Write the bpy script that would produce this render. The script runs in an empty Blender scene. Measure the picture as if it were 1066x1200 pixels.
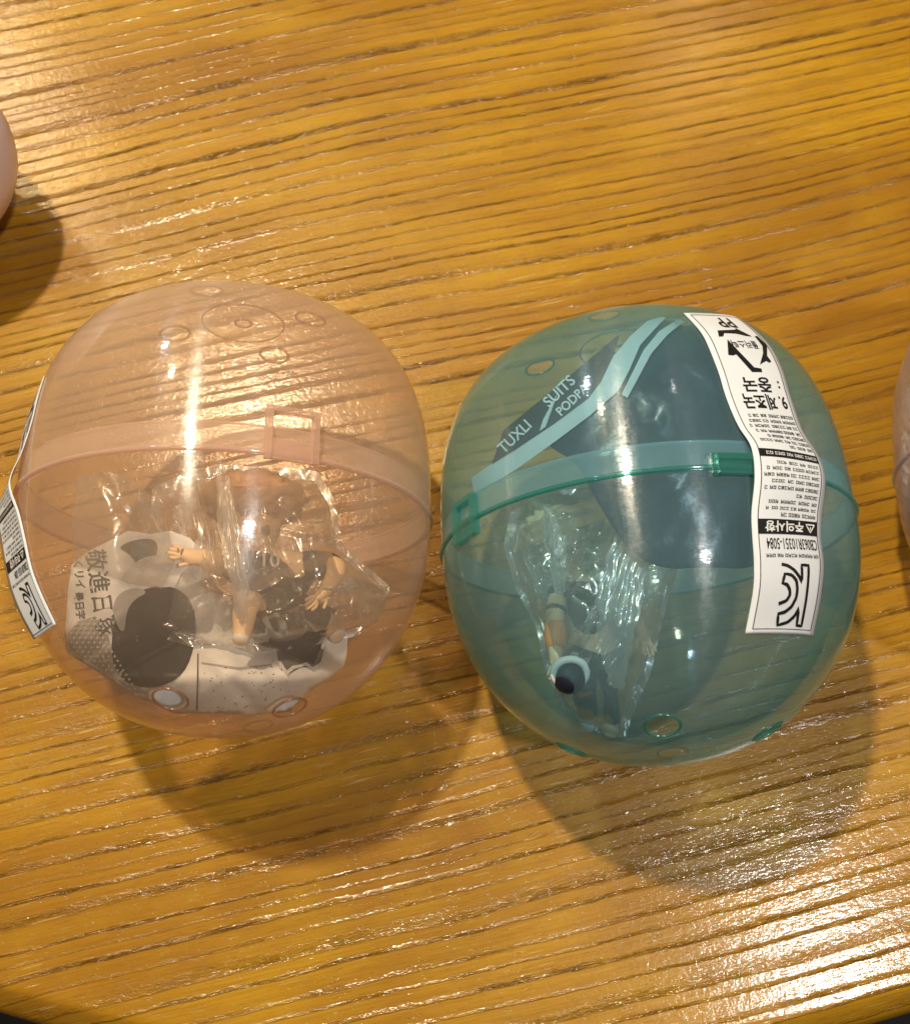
import bpy, bmesh, math, random
import numpy as np
from mathutils import Vector, Matrix, noise
from mathutils.geometry import delaunay_2d_cdt

random.seed(4)
scene = bpy.context.scene
COL = scene.collection
S = 0.01                     # everything below is written in centimetres

# ------------------------------------------------------------------ camera
CAM_H, CAM_PITCH, FOCAL = 23.685, math.radians(73.597), 1300.0
cam_d = bpy.data.cameras.new('camera')
cam = bpy.data.objects.new('camera', cam_d)
COL.objects.link(cam)
cam.location = (0, 0, CAM_H * S)
cam.rotation_euler = (math.pi / 2 - CAM_PITCH, 0, 0)
cam_d.sensor_fit = 'HORIZONTAL'
cam_d.sensor_width = 36.0
cam_d.lens = 36.0 * FOCAL / 1066.0
cam_d.clip_start = 0.005
cam_d.clip_end = 50.0
cam_d.dof.use_dof = True
cam_d.dof.focus_distance = 0.19
cam_d.dof.aperture_fstop = 58.0
scene.camera = cam

# ------------------------------------------------------------------ world and lamps
w = bpy.data.worlds.new('World')
scene.world = w
w.use_nodes = True
bg = w.node_tree.nodes['Background']
bg.inputs['Color'].default_value = (1.0, 0.74, 0.46, 1)
bg.inputs['Strength'].default_value = 0.105


def lamp(name, loc, watts, radius, color):
    d = bpy.data.lights.new(name, 'POINT')
    d.energy = watts
    d.shadow_soft_size = radius * S
    d.color = color
    o = bpy.data.objects.new(name, d)
    o.location = [c * S for c in loc]
    COL.objects.link(o)


lamp('pendant_lamp', (-16.9, 32.2, 70), 18.5, 1.6, (1.0, 0.88, 0.64))
lamp('ceiling_lamp', (66, -30, 175), 54.0, 5.5, (1.0, 0.97, 0.93))
lamp('cool_lamp', (-150, 250, 185), 32.0, 6.0, (0.82, 0.9, 1.0))
lamp('yellow_lamp', (-105, 165, 200), 24.0, 5.0, (1.0, 0.80, 0.46))
lamp('white_lamp', (55, 180, 190), 2.5, 2.6, (1.0, 0.95, 0.9))

scene.view_settings.view_transform = 'Standard'
scene.view_settings.look = 'None'
scene.view_settings.exposure = 0.0
scene.view_settings.gamma = 1.0
cy = scene.cycles
cy.use_denoising = True
cy.max_bounces = 14
cy.transparent_max_bounces = 40
cy.glossy_bounces = 6
cy.transmission_bounces = 8
cy.diffuse_bounces = 4
cy.sample_clamp_indirect = 6.0


# ------------------------------------------------------------------ survey helpers (pixels of the photograph to places)
FW = np.array([0, math.cos(CAM_PITCH), -math.sin(CAM_PITCH)])
UP = np.array([0, math.sin(CAM_PITCH), math.cos(CAM_PITCH)])
CAM = np.array([0, 0, CAM_H])


def ray(px, py):
    d = FW * FOCAL + np.array([px - 533.0, 0, 0]) - UP * (py - 600.0)
    return d / np.linalg.norm(d)


def at(px, py, z=0.0):
    d = ray(px, py)
    return CAM + d * ((z - CAM_H) / d[2])


R, HT, HB, NT, NB = 3.75, 4.082, 4.015, 2.961, 2.127


class Frame:
    """A capsule lying on the table: axis a, sideways u, upward v."""
    def __init__(self, x, y, yaw, el, lift=0.0):
        self.c = np.array([x, y, R + lift])
        a = np.array([math.sin(yaw) * math.cos(el), math.cos(yaw) * math.cos(el), math.sin(el)])
        u = np.cross(a, [0, 0, 1.0]); u /= np.linalg.norm(u)
        v = np.cross(u, a)
        self.a, self.u, self.v = a, u, v
        self.M = np.stack([u, -v, a], 1)          # local to world
        self.base = np.array([x, y, 0.0])
        self.o = self.M.T @ (self.base - self.c)  # base point in local axes
        self.mat = Matrix(((*self.M[0], x * S), (*self.M[1], y * S), (*self.M[2], 0), (0, 0, 0, 1)))

    def world(self, p):
        return self.c + self.M @ np.asarray(p)

    def local(self, P):
        return self.M.T @ (np.asarray(P) - self.c)

    def inside(self, P, k):
        """Pull a point of the world back inside the shell scaled by k."""
        q = self.local(P)
        h, n = (HT, NT) if q[2] > 0 else (HB, NB)
        f = (math.hypot(q[0], q[1]) / R) ** n + (abs(q[2]) / h) ** n
        f = f ** (1 / n)
        if f > k:
            q = q * (k / f)
        return self.world(q)

    def on(self, px, py, k=1.0):
        """Where the ray of a pixel first meets the shell scaled by k; nearest point if it misses."""
        o, d = self.local(CAM), self.M.T @ ray(px, py)
        ts = np.linspace(12, 32, 2200)
        P = o + ts[:, None] * d
        top = P[:, 2] > 0
        h = np.where(top, HT, HB) * k
        n = np.where(top, NT, NB)
        f = (np.hypot(P[:, 0], P[:, 1]) / (R * k)) ** n + (np.abs(P[:, 2]) / h) ** n
        idx = np.nonzero(f < 1)[0]
        if len(idx):
            i = max(idx[0], 1)
            a = (f[i - 1] - 1) / (f[i - 1] - f[i])
            return P[i - 1] + a * (P[i] - P[i - 1])
        q = P[np.argmin(f)]
        return q / (f.min() ** 0.45)


def srad(z, k=1.0):
    h, n = (HT * k, NT) if z > 0 else (HB * k, NB)
    return R * k * max(0.0, 1 - min(1.0, abs(z) / h) ** n) ** (1 / n)


def spt(phi, z, off=0.0):
    r = srad(z) + off
    return np.array([r * math.cos(phi), -r * math.sin(phi), z])


# ------------------------------------------------------------------ object helpers
def build(name, verts, faces, mat, parent=None, loc=None, smooth=True):
    me = bpy.data.meshes.new(name)
    me.from_pydata([tuple(float(c) * S for c in v) for v in verts], [], [tuple(int(i) for i in f) for f in faces])
    me.materials.append(mat)
    if smooth:
        me.polygons.foreach_set('use_smooth', [True] * len(me.polygons))
    me.update()
    o = bpy.data.objects.new(name, me)
    COL.objects.link(o)
    if parent:
        o.parent = parent
    if loc is not None:
        o.location = [c * S for c in loc]
    return o


def build_bm(name, bm, mat, parent=None, smooth=True):
    me = bpy.data.meshes.new(name)
    bmesh.ops.scale(bm, vec=(S, S, S), verts=bm.verts)
    bm.to_mesh(me); bm.free()
    me.materials.append(mat)
    if smooth:
        me.polygons.foreach_set('use_smooth', [True] * len(me.polygons))
    o = bpy.data.objects.new(name, me)
    COL.objects.link(o)
    if parent:
        o.parent = parent
    return o


def empty(name, loc=(0, 0, 0), mat=None):
    o = bpy.data.objects.new(name, None)
    o.empty_display_size = 0.01
    COL.objects.link(o)
    if mat is not None:
        o.matrix_world = mat
    else:
        o.location = [c * S for c in loc]
    return o


def tag(o, label=None, cat=None, group=None, kind=None):
    for k, v in (('label', label), ('category', cat), ('group', group), ('kind', kind)):
        if v:
            o[k] = v
    return o


def tube(path, rad, seg=8, closed=False):
    """Vertices and faces of a round tube along a path of points."""
    P = [np.asarray(p, float) for p in path]
    n = len(P); V = []; F = []
    for i, p in enumerate(P):
        a = P[(i - 1) % n] if closed or i else p
        b = P[(i + 1) % n] if closed or i < n - 1 else p
        t = b - a; t /= np.linalg.norm(t) + 1e-9
        x = np.cross(t, [0.13, 0.31, 0.94]); x /= np.linalg.norm(x) + 1e-9
        y = np.cross(t, x)
        r = rad[i] if hasattr(rad, '__len__') else rad
        for k in range(seg):
            th = 2 * math.pi * k / seg
            V.append(p + r * (math.cos(th) * x + math.sin(th) * y))
    m = n if closed else n - 1
    for i in range(m):
        j = (i + 1) % n
        for k in range(seg):
            l = (k + 1) % seg
            F.append((i * seg + k, i * seg + l, j * seg + l, j * seg + k))
    if not closed:
        F.append(tuple(range(seg))[::-1]); F.append(tuple((n - 1) * seg + k for k in range(seg)))
    return V, F


def join(*parts):
    V, F = [], []
    for v, f in parts:
        b = len(V)
        V += list(v); F += [tuple(i + b for i in q) for q in f]
    return V, F


# ------------------------------------------------------------------ node helpers
class NT_:
    def __init__(self, name):
        self.m = bpy.data.materials.new(name)
        self.m.use_nodes = True
        self.t = self.m.node_tree
        self.t.nodes.clear()
        self.out = self.t.nodes.new('ShaderNodeOutputMaterial')

    def n(self, typ, props=None, **ins):
        nd = self.t.nodes.new('ShaderNode' + typ)
        for k, v in (props or {}).items():
            setattr(nd, k, v)
        for k, v in ins.items():
            key = int(k[1:]) if k[0] == '_' and k[1:].isdigit() else k.replace('_', ' ')
            sock = nd.inputs[key]
            if hasattr(v, 'links') or hasattr(v, 'is_linked'):
                self.t.links.new(v, sock)
            else:
                sock.default_value = v
        return nd

    def math(self, op, a, b=0.0, c=0.0, clamp=False):
        return self.n('Math', {'operation': op, 'use_clamp': clamp}, _0=a, _1=b, _2=c).outputs[0]

    def mix(self, f, a, b, blend='MIX'):
        nd = self.t.nodes.new('ShaderNodeMix'); nd.data_type = 'RGBA'; nd.blend_type = blend
        for i, v in ((0, f), (6, a), (7, b)):
            if hasattr(v, 'is_linked'):
                self.t.links.new(v, nd.inputs[i])
            else:
                nd.inputs[i].default_value = v if i == 0 else (*v, 1)[:4]
        return nd.outputs[2]

    def step(self, x, lo, hi, to=(0.0, 1.0)):
        nd = self.n('MapRange', {'interpolation_type': 'SMOOTHSTEP'}, Value=x)
        nd.inputs[1].default_value = lo; nd.inputs[2].default_value = hi
        nd.inputs[3].default_value = to[0]; nd.inputs[4].default_value = to[1]
        return nd.outputs[0]

    def noise(self, vec, scale=1.0, detail=2.0, rough=0.5, dims='3D'):
        return self.n('TexNoise', {'noise_dimensions': dims}, Vector=vec, Scale=scale, Detail=detail, Roughness=rough).outputs['Fac']

    def obj(self):
        return self.n('TexCoord').outputs['Object']

    def mapping(self, vec, scale=(1, 1, 1), rot=(0, 0, 0), loc=(0, 0, 0)):
        return self.n('Mapping', Vector=vec, Scale=scale, Rotation=rot, Location=loc).outputs[0]

    def bump(self, h, strength=1.0, dist=0.001):
        return self.n('Bump', Height=h, Strength=strength, Distance=dist).outputs[0]

    def finish(self, sh):
        self.t.links.new(sh, self.out.inputs['Surface'])
        return self.m


def simple(name, col, rough=0.5, spec=0.5, var=0.06, scale=300.0, bump=0.0):
    t = NT_(name)
    o = t.obj()
    nz = t.noise(o, scale, 3)
    c = t.mix(nz, tuple(max(0, x * (1 - var)) for x in col), tuple(min(1, x * (1 + var)) for x in col))
    p = t.n('BsdfPrincipled', Base_Color=c, Roughness=rough)
    p.inputs['Specular IOR Level'].default_value = spec
    if bump:
        t.t.links.new(t.bump(nz, 0.6, bump), p.inputs['Normal'])
    return t.finish(p.outputs[0])


def wood(name):
    t = NT_(name)
    o = t.mapping(t.obj(), scale=(100, 100, 100), rot=(0, 0, math.radians(-14.4)))
    sep = t.n('SeparateXYZ', Vector=o)
    u, v = sep.outputs[0], sep.outputs[1]
    w1 = t.noise(t.mapping(o, scale=(0.05, 0.10, 0.1)), 1, 1)
    w2 = t.noise(t.mapping(o, scale=(0.35, 0.9, 0.5)), 1, 2)
    vv = t.math('ADD', v, t.math('MULTIPLY', t.math('SUBTRACT', w1, 0.5), 1.5))
    vv = t.math('ADD', vv, t.math('MULTIPLY', t.math('SUBTRACT', w2, 0.5), 0.13))
    uv = t.n('CombineXYZ', X=u, Y=vv).outputs[0]
    # yearly rings of uneven width
    k = t.noise(t.n('CombineXYZ', X=0.0, Y=t.math('MULTIPLY', vv, 0.8)).outputs[0], 1, 2)
    ring = t.math('ADD', t.math('DIVIDE', vv, 0.36), t.math('MULTIPLY', k, 3.6))
    f = t.math('FRACT', ring)
    ident = t.n('TexWhiteNoise', {'noise_dimensions': '1D'}, W=t.math('FLOOR', ring)).outputs[0]
    jag = t.math('MULTIPLY', t.math('SUBTRACT', t.noise(t.mapping(uv, scale=(1.7, 7.0, 1)), 1, 3, 0.6), 0.5), 0.30)
    fj = t.math('ADD', f, jag)
    early = t.math('MULTIPLY', t.step(fj, 0.02, 0.10), t.step(fj, 0.12, 0.40, (1.0, 0.0)))
    early = t.math('MULTIPLY', early, t.math('ADD', 0.25, t.math('MULTIPLY', ident, 0.95)), clamp=True)
    # open pores: long thin broken dashes
    p1 = t.step(t.noise(t.mapping(uv, scale=(2.0, 36.0, 1)), 1, 3, 0.62), 0.47, 0.57)
    p1b = t.step(t.noise(t.mapping(uv, scale=(0.38, 2.3, 1), loc=(4, 9, 0)), 1, 3), 0.40, 0.60)
    pores = t.math('MULTIPLY', t.math('MULTIPLY', p1, early), p1b)
    p2 = t.step(t.noise(t.mapping(uv, scale=(2.2, 44.0, 1)), 1, 2, 0.6), 0.60, 0.72)
    pores2 = t.math('MULTIPLY', p2, 0.5)
    allp = t.math('MAXIMUM', pores, pores2)
    # colour
    tone = t.noise(t.mapping(uv, scale=(0.10, 0.32, 1)), 1, 3)
    fib = t.noise(t.mapping(uv, scale=(0.8, 22.0, 1)), 1, 4, 0.7)
    blot = t.noise(t.mapping(o, scale=(0.45, 0.7, 1)), 1, 4, 0.6)
    c = t.mix(t.step(tone, 0.32, 0.68), (0.38, 0.175, 0.004), (0.58, 0.302, 0.009))
    zone = t.step(t.noise(t.mapping(uv, scale=(0.035, 0.17, 1), loc=(2.0, 4.6, 0)), 1, 3, 0.6), 0.50, 0.62)
    c = t.mix(t.math('MULTIPLY', zone, 0.55), c, (0.30, 0.118, 0.008))
    c = t.mix(t.step(fib, 0.35, 0.75, (0.0, 0.6)), c, (0.27, 0.105, 0.005))
    c = t.mix(t.math('MULTIPLY', t.step(f, 0.85, 0.25), 0.22), c, (0.24, 0.092, 0.006))
    c = t.mix(t.math('MULTIPLY', early, 0.30), c, (0.20, 0.078, 0.004))
    c = t.mix(t.step(blot, 0.42, 0.8, (0.0, 0.35)), c, (0.60, 0.335, 0.012))
    c = t.mix(t.math('MULTIPLY', allp, 0.66), c, (0.085, 0.028, 0.004))
    sc1 = t.step(t.noise(t.mapping(o, rot=(0, 0, math.radians(62)), scale=(0.9, 34.0, 1), loc=(3, 1, 0)), 1, 1), 0.715, 0.75)
    sc2 = t.step(t.noise(t.mapping(o, rot=(0, 0, math.radians(-38)), scale=(0.7, 30.0, 1), loc=(8, 5, 0)), 1, 1), 0.72, 0.755)
    wear = t.math('MULTIPLY', t.math('MAXIMUM', sc1, sc2), t.step(t.noise(o, 0.5, 2), 0.48, 0.62))
    c = t.mix(t.math('MULTIPLY', wear, 0.55), c, (0.72, 0.52, 0.20))
    # relief: grooves under varnish, fine crinkle of the coat, beads of varnish along the grooves
    cr = t.noise(o, 9.0, 3, 0.6)
    fine = t.noise(t.mapping(uv, scale=(5.0, 26.0, 1)), 1, 2, 0.7)
    bead = t.noise(t.mapping(uv, scale=(7.0, 17.0, 1)), 1, 2, 0.6)
    h = t.math('MULTIPLY', pores, -1.6)
    h = t.math('ADD', h, t.math('MULTIPLY', pores2, -0.3))
    h = t.math('ADD', h, t.math('MULTIPLY', early, -0.4))
    h = t.math('ADD', h, t.math('MULTIPLY', t.math('MULTIPLY', bead, early), 2.5))
    h = t.math('ADD', h, t.math('MULTIPLY', cr, 0.24))
    h = t.math('ADD', h, t.math('MULTIPLY', fine, 0.14))
    rough = t.math('ADD', 0.34, t.math('ADD', t.math('MULTIPLY', t.noise(o, 1.3, 4), 0.16), t.math('MULTIPLY', wear, 0.2)))
    nb = t.bump(h, 0.75, 0.00028)
    p = t.n('BsdfPrincipled', Base_Color=c, Roughness=rough, Normal=nb)
    p.inputs['Specular IOR Level'].default_value = 0.22
    p.inputs['Coat Weight'].default_value = 1.0
    p.inputs['Coat Roughness'].default_value = 0.13
    t.t.links.new(nb, p.inputs['Coat Normal'])
    return t.finish(p.outputs[0])


def plastic(name, tint, milk_col, milk=0.10, edge=2.2, rough=0.05, wear=1.0, edge_col=None, rimmilk=1.8):
    """Thin clear moulded plastic: tinted see-through, slightly milky, glossy."""
    t = NT_(name)
    o = t.obj()
    sc = t.noise(t.mapping(o, scale=(260, 260, 40)), 1, 3)
    sx = t.noise(t.mapping(o, scale=(90, 90, 330)), 1, 4, 0.6)
    nrm = t.bump(t.math('ADD', t.math('MULTIPLY', sc, 0.25), sx), 0.22, 0.0004)
    fac = t.n('LayerWeight', Blend=0.5).outputs['Facing']
    f2 = t.math('POWER', fac, 2.5)
    tcol = t.mix(f2, tint, tuple(x ** edge for x in tint))
    tr = t.n('BsdfTransparent', Color=tcol)
    mc = t.mix(t.math('MULTIPLY', f2, 1.6, clamp=True), milk_col, edge_col or milk_col)
    df = t.n('BsdfDiffuse', Color=mc)
    tl = t.n('BsdfTranslucent', Color=mc)
    half = t.n('MixShader', _0=0.5, _1=df.outputs[0], _2=tl.outputs[0])
    blotch = t.noise(o, 55.0, 4, 0.6)
    mf = t.math('MULTIPLY', t.math('ADD', milk, t.math('MULTIPLY', f2, milk * rimmilk)), t.math('ADD', 0.7, t.math('MULTIPLY', blotch, 0.6)), clamp=True)
    scuff = t.math('MULTIPLY', t.step(t.noise(t.mapping(o, scale=(70, 70, 45)), 1, 5, 0.75), 0.56, 0.74), t.step(t.noise(o, 22.0, 2), 0.45, 0.65))
    mf = t.math('ADD', mf, t.math('MULTIPLY', scuff, 0.10 * wear), clamp=True)
    a = t.n('MixShader', _0=mf, _1=tr.outputs[0], _2=half.outputs[0])
    sch = t.math('ADD', 0.07, t.math('MULTIPLY', t.math('POWER', fac, 5.0), 0.75))
    scratch = t.step(t.noise(t.mapping(o, scale=(420, 420, 160)), 1, 5, 0.72), 0.40, 0.70)
    g1 = t.n('BsdfGlossy', Color=(1, 1, 1, 1), Roughness=t.math('ADD', rough, t.math('MULTIPLY', scratch, 0.07)), Normal=nrm)
    tg = t.n('Tangent', {'direction_type': 'RADIAL', 'axis': 'Z'})
    g2 = t.n('BsdfGlossy', Color=(1, 1, 1, 1), Roughness=0.27, Anisotropy=0.62, Rotation=0.0, Normal=nrm, Tangent=tg.outputs[0])
    g = t.n('MixShader', _0=t.math('ADD', 0.25, t.math('MULTIPLY', scratch, 0.4 * wear)), _1=g1.outputs[0], _2=g2.outputs[0])
    b = t.n('MixShader', _0=sch, _1=a.outputs[0], _2=g.outputs[0])
    return t.finish(b.outputs[0])


def film(name, col=(0.97, 0.96, 0.94), milk=0.13):
    t = NT_(name)
    o = t.obj()
    fac = t.n('LayerWeight', Blend=0.5).outputs['Facing']
    tr = t.n('BsdfTransparent', Color=(*col, 1))
    df = t.n('BsdfDiffuse', Color=(0.85, 0.83, 0.8, 1))
    tl = t.n('BsdfTranslucent', Color=(0.85, 0.83, 0.8, 1))
    half = t.n('MixShader', _0=0.5, _1=df.outputs[0], _2=tl.outputs[0])
    a = t.n('MixShader', _0=t.math('ADD', t.math('MULTIPLY', t.noise(o, 60.0, 2), milk * 2), t.math('MULTIPLY', t.math('POWER', fac, 2.0), 0.30)), _1=tr.outputs[0], _2=half.outputs[0])
    cr = t.noise(o, 110.0, 2, 0.5)
    rid = t.math('ABSOLUTE', t.math('SUBTRACT', t.noise(t.mapping(o, scale=(210, 90, 120)), 1, 2), 0.5))
    h = t.math('ADD', t.math('MULTIPLY', cr, 0.5), t.math('MULTIPLY', rid, -1.6))
    nb = t.bump(h, 0.16, 0.0010)
    ga = t.n('BsdfGlossy', Color=(1, 1, 1, 1), Roughness=0.10, Normal=nb)
    gb = t.n('BsdfGlossy', Color=(1, 1, 1, 1), Roughness=0.30, Normal=nb)
    g = t.n('MixShader', _0=0.5, _1=ga.outputs[0], _2=gb.outputs[0])
    sch = t.math('ADD', 0.27, t.math('MULTIPLY', t.math('POWER', fac, 4.0), 0.6))
    b = t.n('MixShader', _0=sch, _1=a.outputs[0], _2=g.outputs[0])
    return t.finish(b.outputs[0])


M_WOOD = wood('oak_varnish')
M_PEACH = plastic('peach_plastic', (0.96, 0.87, 0.79), (1.0, 0.79, 0.60), 0.16, edge=2.4)
M_PEACH_BAND = plastic('peach_collar_plastic', (0.97, 0.89, 0.83), (1.0, 0.82, 0.70), 0.42, edge=1.4)
M_PEACH_TOP = plastic('peach_painted_haze', (0.96, 0.88, 0.80), (1.0, 0.80, 0.60), 0.25, edge=2.4)  # same plastic as the lower half, extra haze painted in to veil the grain
M_PEACH_VENT = plastic('peach_vent_plastic', (0.84, 0.68, 0.56), (0.70, 0.48, 0.36), 0.22)
M_PEACH_RIM = plastic('peach_rim_plastic', (0.96, 0.88, 0.81), (0.95, 0.74, 0.62), 0.38, edge=1.5)
M_TEAL = plastic('teal_plastic', (0.68, 0.86, 0.92), (0.46, 0.80, 0.95), 0.185, edge=3.6, edge_col=(0.08, 0.58, 0.55), rimmilk=1.5)
M_TEAL_TOP = M_TEAL
M_TEAL_BAND = plastic('teal_collar_plastic', (0.74, 0.87, 0.89), (0.62, 0.88, 0.90), 0.36, edge=2.2)
M_TEAL_RIM = plastic('teal_rim_plastic', (0.52, 0.82, 0.78), (0.16, 0.55, 0.50), 0.22, edge=2.8)
M_LILAC = plastic('lilac_plastic', (0.88, 0.83, 0.86), (0.80, 0.74, 0.80), 0.18)
M_FILM = film('clear_film')
M_SEAL = film('sealed_film', milk=0.44)
M_PINK = simple('pink_plastic', (0.78, 0.63, 0.66), 0.28, 0.5, 0.03)
M_STICKER = simple('sticker_paper', (0.79, 0.81, 0.86), 0.45, 0.4, 0.02)
M_INK = simple('black_ink', (0.012, 0.012, 0.014), 0.5, 0.3, 0.1)
M_GREYINK = simple('grey_ink', (0.10, 0.10, 0.11), 0.5, 0.3, 0.1)
M_WHITEINK = simple('white_ink', (0.78, 0.78, 0.78), 0.5, 0.3, 0.02)
M_NEWS = simple('grey_leaflet_paper', (0.86, 0.87, 0.88), 0.7, 0.25, 0.14, 260, 0.0003)
M_NAVYPAPER = simple('dark_blue_leaflet', (0.008, 0.032, 0.048), 0.28, 0.4, 0.25, 220, 0.0003)
M_PALEPAPER = simple('pale_leaflet_border', (0.55, 0.62, 0.62), 0.5, 0.3, 0.08)
M_CHAR = simple('charcoal_print', (0.030, 0.028, 0.030), 0.45, 0.4, 0.15)
M_SKIN = simple('toy_skin', (0.86, 0.62, 0.38), 0.42, 0.4, 0.05)
M_NAVY = simple('toy_navy_cloth', (0.010, 0.014, 0.026), 0.5, 0.35, 0.15)
M_HAIR = simple('toy_brown_hair', (0.52, 0.29, 0.14), 0.45, 0.4, 0.15)
M_PALEHAIR = simple('toy_pale_hair', (0.62, 0.55, 0.32), 0.45, 0.4, 0.12)
M_ORANGE = simple('toy_orange', (0.90, 0.33, 0.06), 0.42, 0.4, 0.08)
M_WHITE = simple('toy_white', (0.74, 0.72, 0.68), 0.45, 0.4, 0.05)
M_FLOOR = simple('dark_floor', (0.012, 0.010, 0.009), 0.6, 0.3, 0.3, 4)

# ------------------------------------------------------------------ setting: floor and round table
fl = build('floor', [(-400, -300, -72), (400, -300, -72), (400, 500, -72), (-400, 500, -72)], [(0, 1, 2, 3)], M_FLOOR)
tag(fl, kind='structure')

TC, TR = (0.0, 29.25), 33.95
tab = empty('round_table', (TC[0], TC[1], -2.6))
tag(tab, 'round golden oak table with open dark grain and glossy varnish', 'table')
SEG = 256
profile = [(0.0, 0.0), (12, 0), (24, 0), (31.5, 0), (33.18, 0), (33.27, 0.0), (33.33, -0.03), (33.40, -0.08), (33.72, -0.36), (33.86, -0.56), (33.93, -0.80), (33.95, -1.0)]
profile += [(TR, -2.0), (TR - 0.3, -2.6), (20, -2.6), (0, -2.6)]
V, F = [], []
for r, z in profile:
    for k in range(SEG):
        th = 2 * math.pi * k / SEG
        V.append((r * math.cos(th), r * math.sin(th), z + 2.6))
for i in range(len(profile) - 1):
    for k in range(SEG):
        l = (k + 1) % SEG
        F.append((i * SEG + k, (i + 1) * SEG + k, (i + 1) * SEG + l, i * SEG + l))
top = build('tabletop', V, F, M_WOOD, tab)
bmt = bmesh.new(); bmt.from_mesh(top.data)
bmesh.ops.remove_doubles(bmt, verts=bmt.verts, dist=1e-6)
bmesh.ops.recalc_face_normals(bmt, faces=bmt.faces)
bmt.to_mesh(top.data); bmt.free()
top.data.polygons.foreach_set('use_smooth', [True] * len(top.data.polygons))


# ------------------------------------------------------------------ capsule builder
def shell_half(sign, holes, fr, rings=60, seg=220):
    """Half of the capsule with round vent holes; holes = [(phi, radius from the axis)]."""
    h, n = (HT, NT) if sign > 0 else (HB, NB)
    bm = bmesh.new()
    grid = []
    for i in range(rings + 1):
        a = (math.pi / 2) * i / rings
        r = R * math.cos(a) ** (2 / n) if i < rings else 0.0
        z = sign * h * math.sin(a) ** (2 / n)
        if i == rings:
            grid.append([bm.verts.new((0, 0, z))] * seg)
        else:
            grid.append([bm.verts.new((r * math.cos(2 * math.pi * k / seg), -r * math.sin(2 * math.pi * k / seg), z)) for k in range(seg)])
    for i in range(rings):
        for k in range(seg):
            l = (k + 1) % seg
            q = [grid[i][k], grid[i][l], grid[i + 1][l], grid[i + 1][k]]
            if i + 1 == rings:
                q = q[:3]
            if sign < 0:
                q = q[::-1]
            bm.faces.new(q[::-1])
    beads = []
    HR = 0.29
    for phi, rr in holes:
        z = sign * h * (1 - (rr / R) ** n) ** (1 / n)
        c = Vector((rr * math.cos(phi), -rr * math.sin(phi), z))
        # gradient of the implicit surface gives the normal
        g = Vector((c.x / rr * (rr / R) ** (n - 1) / R, c.y / rr * (rr / R) ** (n - 1) / R, sign * (abs(z) / h) ** (n - 1) / h)).normalized()
        tx = g.cross(Vector((0, 0, 1))).normalized(); ty = g.cross(tx)
        kill = [f for f in bm.faces if (f.calc_center_median() - c).length < HR]
        bmesh.ops.delete(bm, geom=kill, context='FACES')
        near = [v for v in bm.verts if v.is_boundary and (v.co - c).length < HR * 1.9]
        for v in near:
            d = v.co - c
            x, y = d.dot(tx), d.dot(ty)
            m = math.hypot(x, y) or 1
            p = c + tx * (x / m * HR) + ty * (y / m * HR)
            q = math.hypot(p.x, p.y)
            f = ((q / R) ** n + (abs(p.z) / h) ** n) ** (1 / n)
            v.co = p / f
        ringp = []
        for k in range(28):
            th = 2 * math.pi * k / 28
            p = c + tx * (math.cos(th) * HR) + ty * (math.sin(th) * HR)
            q = math.hypot(p.x, p.y)
            f = ((q / R) ** n + (abs(p.z) / h) ** n) ** (1 / n)
            ringp.append(np.array(p / f))
        beads.append(ringp)
    loose = [v for v in bm.verts if not v.link_faces]
    bmesh.ops.delete(bm, geom=loose, context='VERTS')
    for v in bm.verts:
        v.co -= Vector(fr.o)
    return bm, beads


def ring_at(z, off, n=200):
    return [spt(2 * math.pi * k / n, z, off) for k in range(n)]


def band(z0, z1, off0, off1, phi0=0, phi1=2 * math.pi, nz=4, nphi=200, thick=0.0):
    V, F = [], []
    for i in range(nz + 1):
        z = z0 + (z1 - z0) * i / nz
        off = off0 + (off1 - off0) * i / nz
        for k in range(nphi + 1):
            V.append(spt(phi0 + (phi1 - phi0) * k / nphi, z, off))
    for i in range(nz):
        for k in range(nphi):
            a = i * (nphi + 1) + k
            F.append((a, a + 1, a + nphi + 2, a + nphi + 1))
    return V, F


def curved_box(phi0, phi1, z0, z1, r_in, r_out, nphi=10):
    """A small block bent round the axis of the capsule (radii measured from the axis)."""
    V, F = [], []
    for k in range(nphi + 1):
        ph = phi0 + (phi1 - phi0) * k / nphi
        for r in (r_in, r_out):
            for z in (z0, z1):
                V.append((r * math.cos(ph), -r * math.sin(ph), z))
    for k in range(nphi):
        a, b = 4 * k, 4 * k + 4
        F += [(a, a + 1, b + 1, b), (a + 2, b + 2, b + 3, a + 3), (a, b, b + 2, a + 2), (a + 1, a + 3, b + 3, b + 1)]
    F += [(0, 2, 3, 1), (4 * nphi, 4 * nphi + 1, 4 * nphi + 3, 4 * nphi + 2)]
    return V, F


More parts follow.
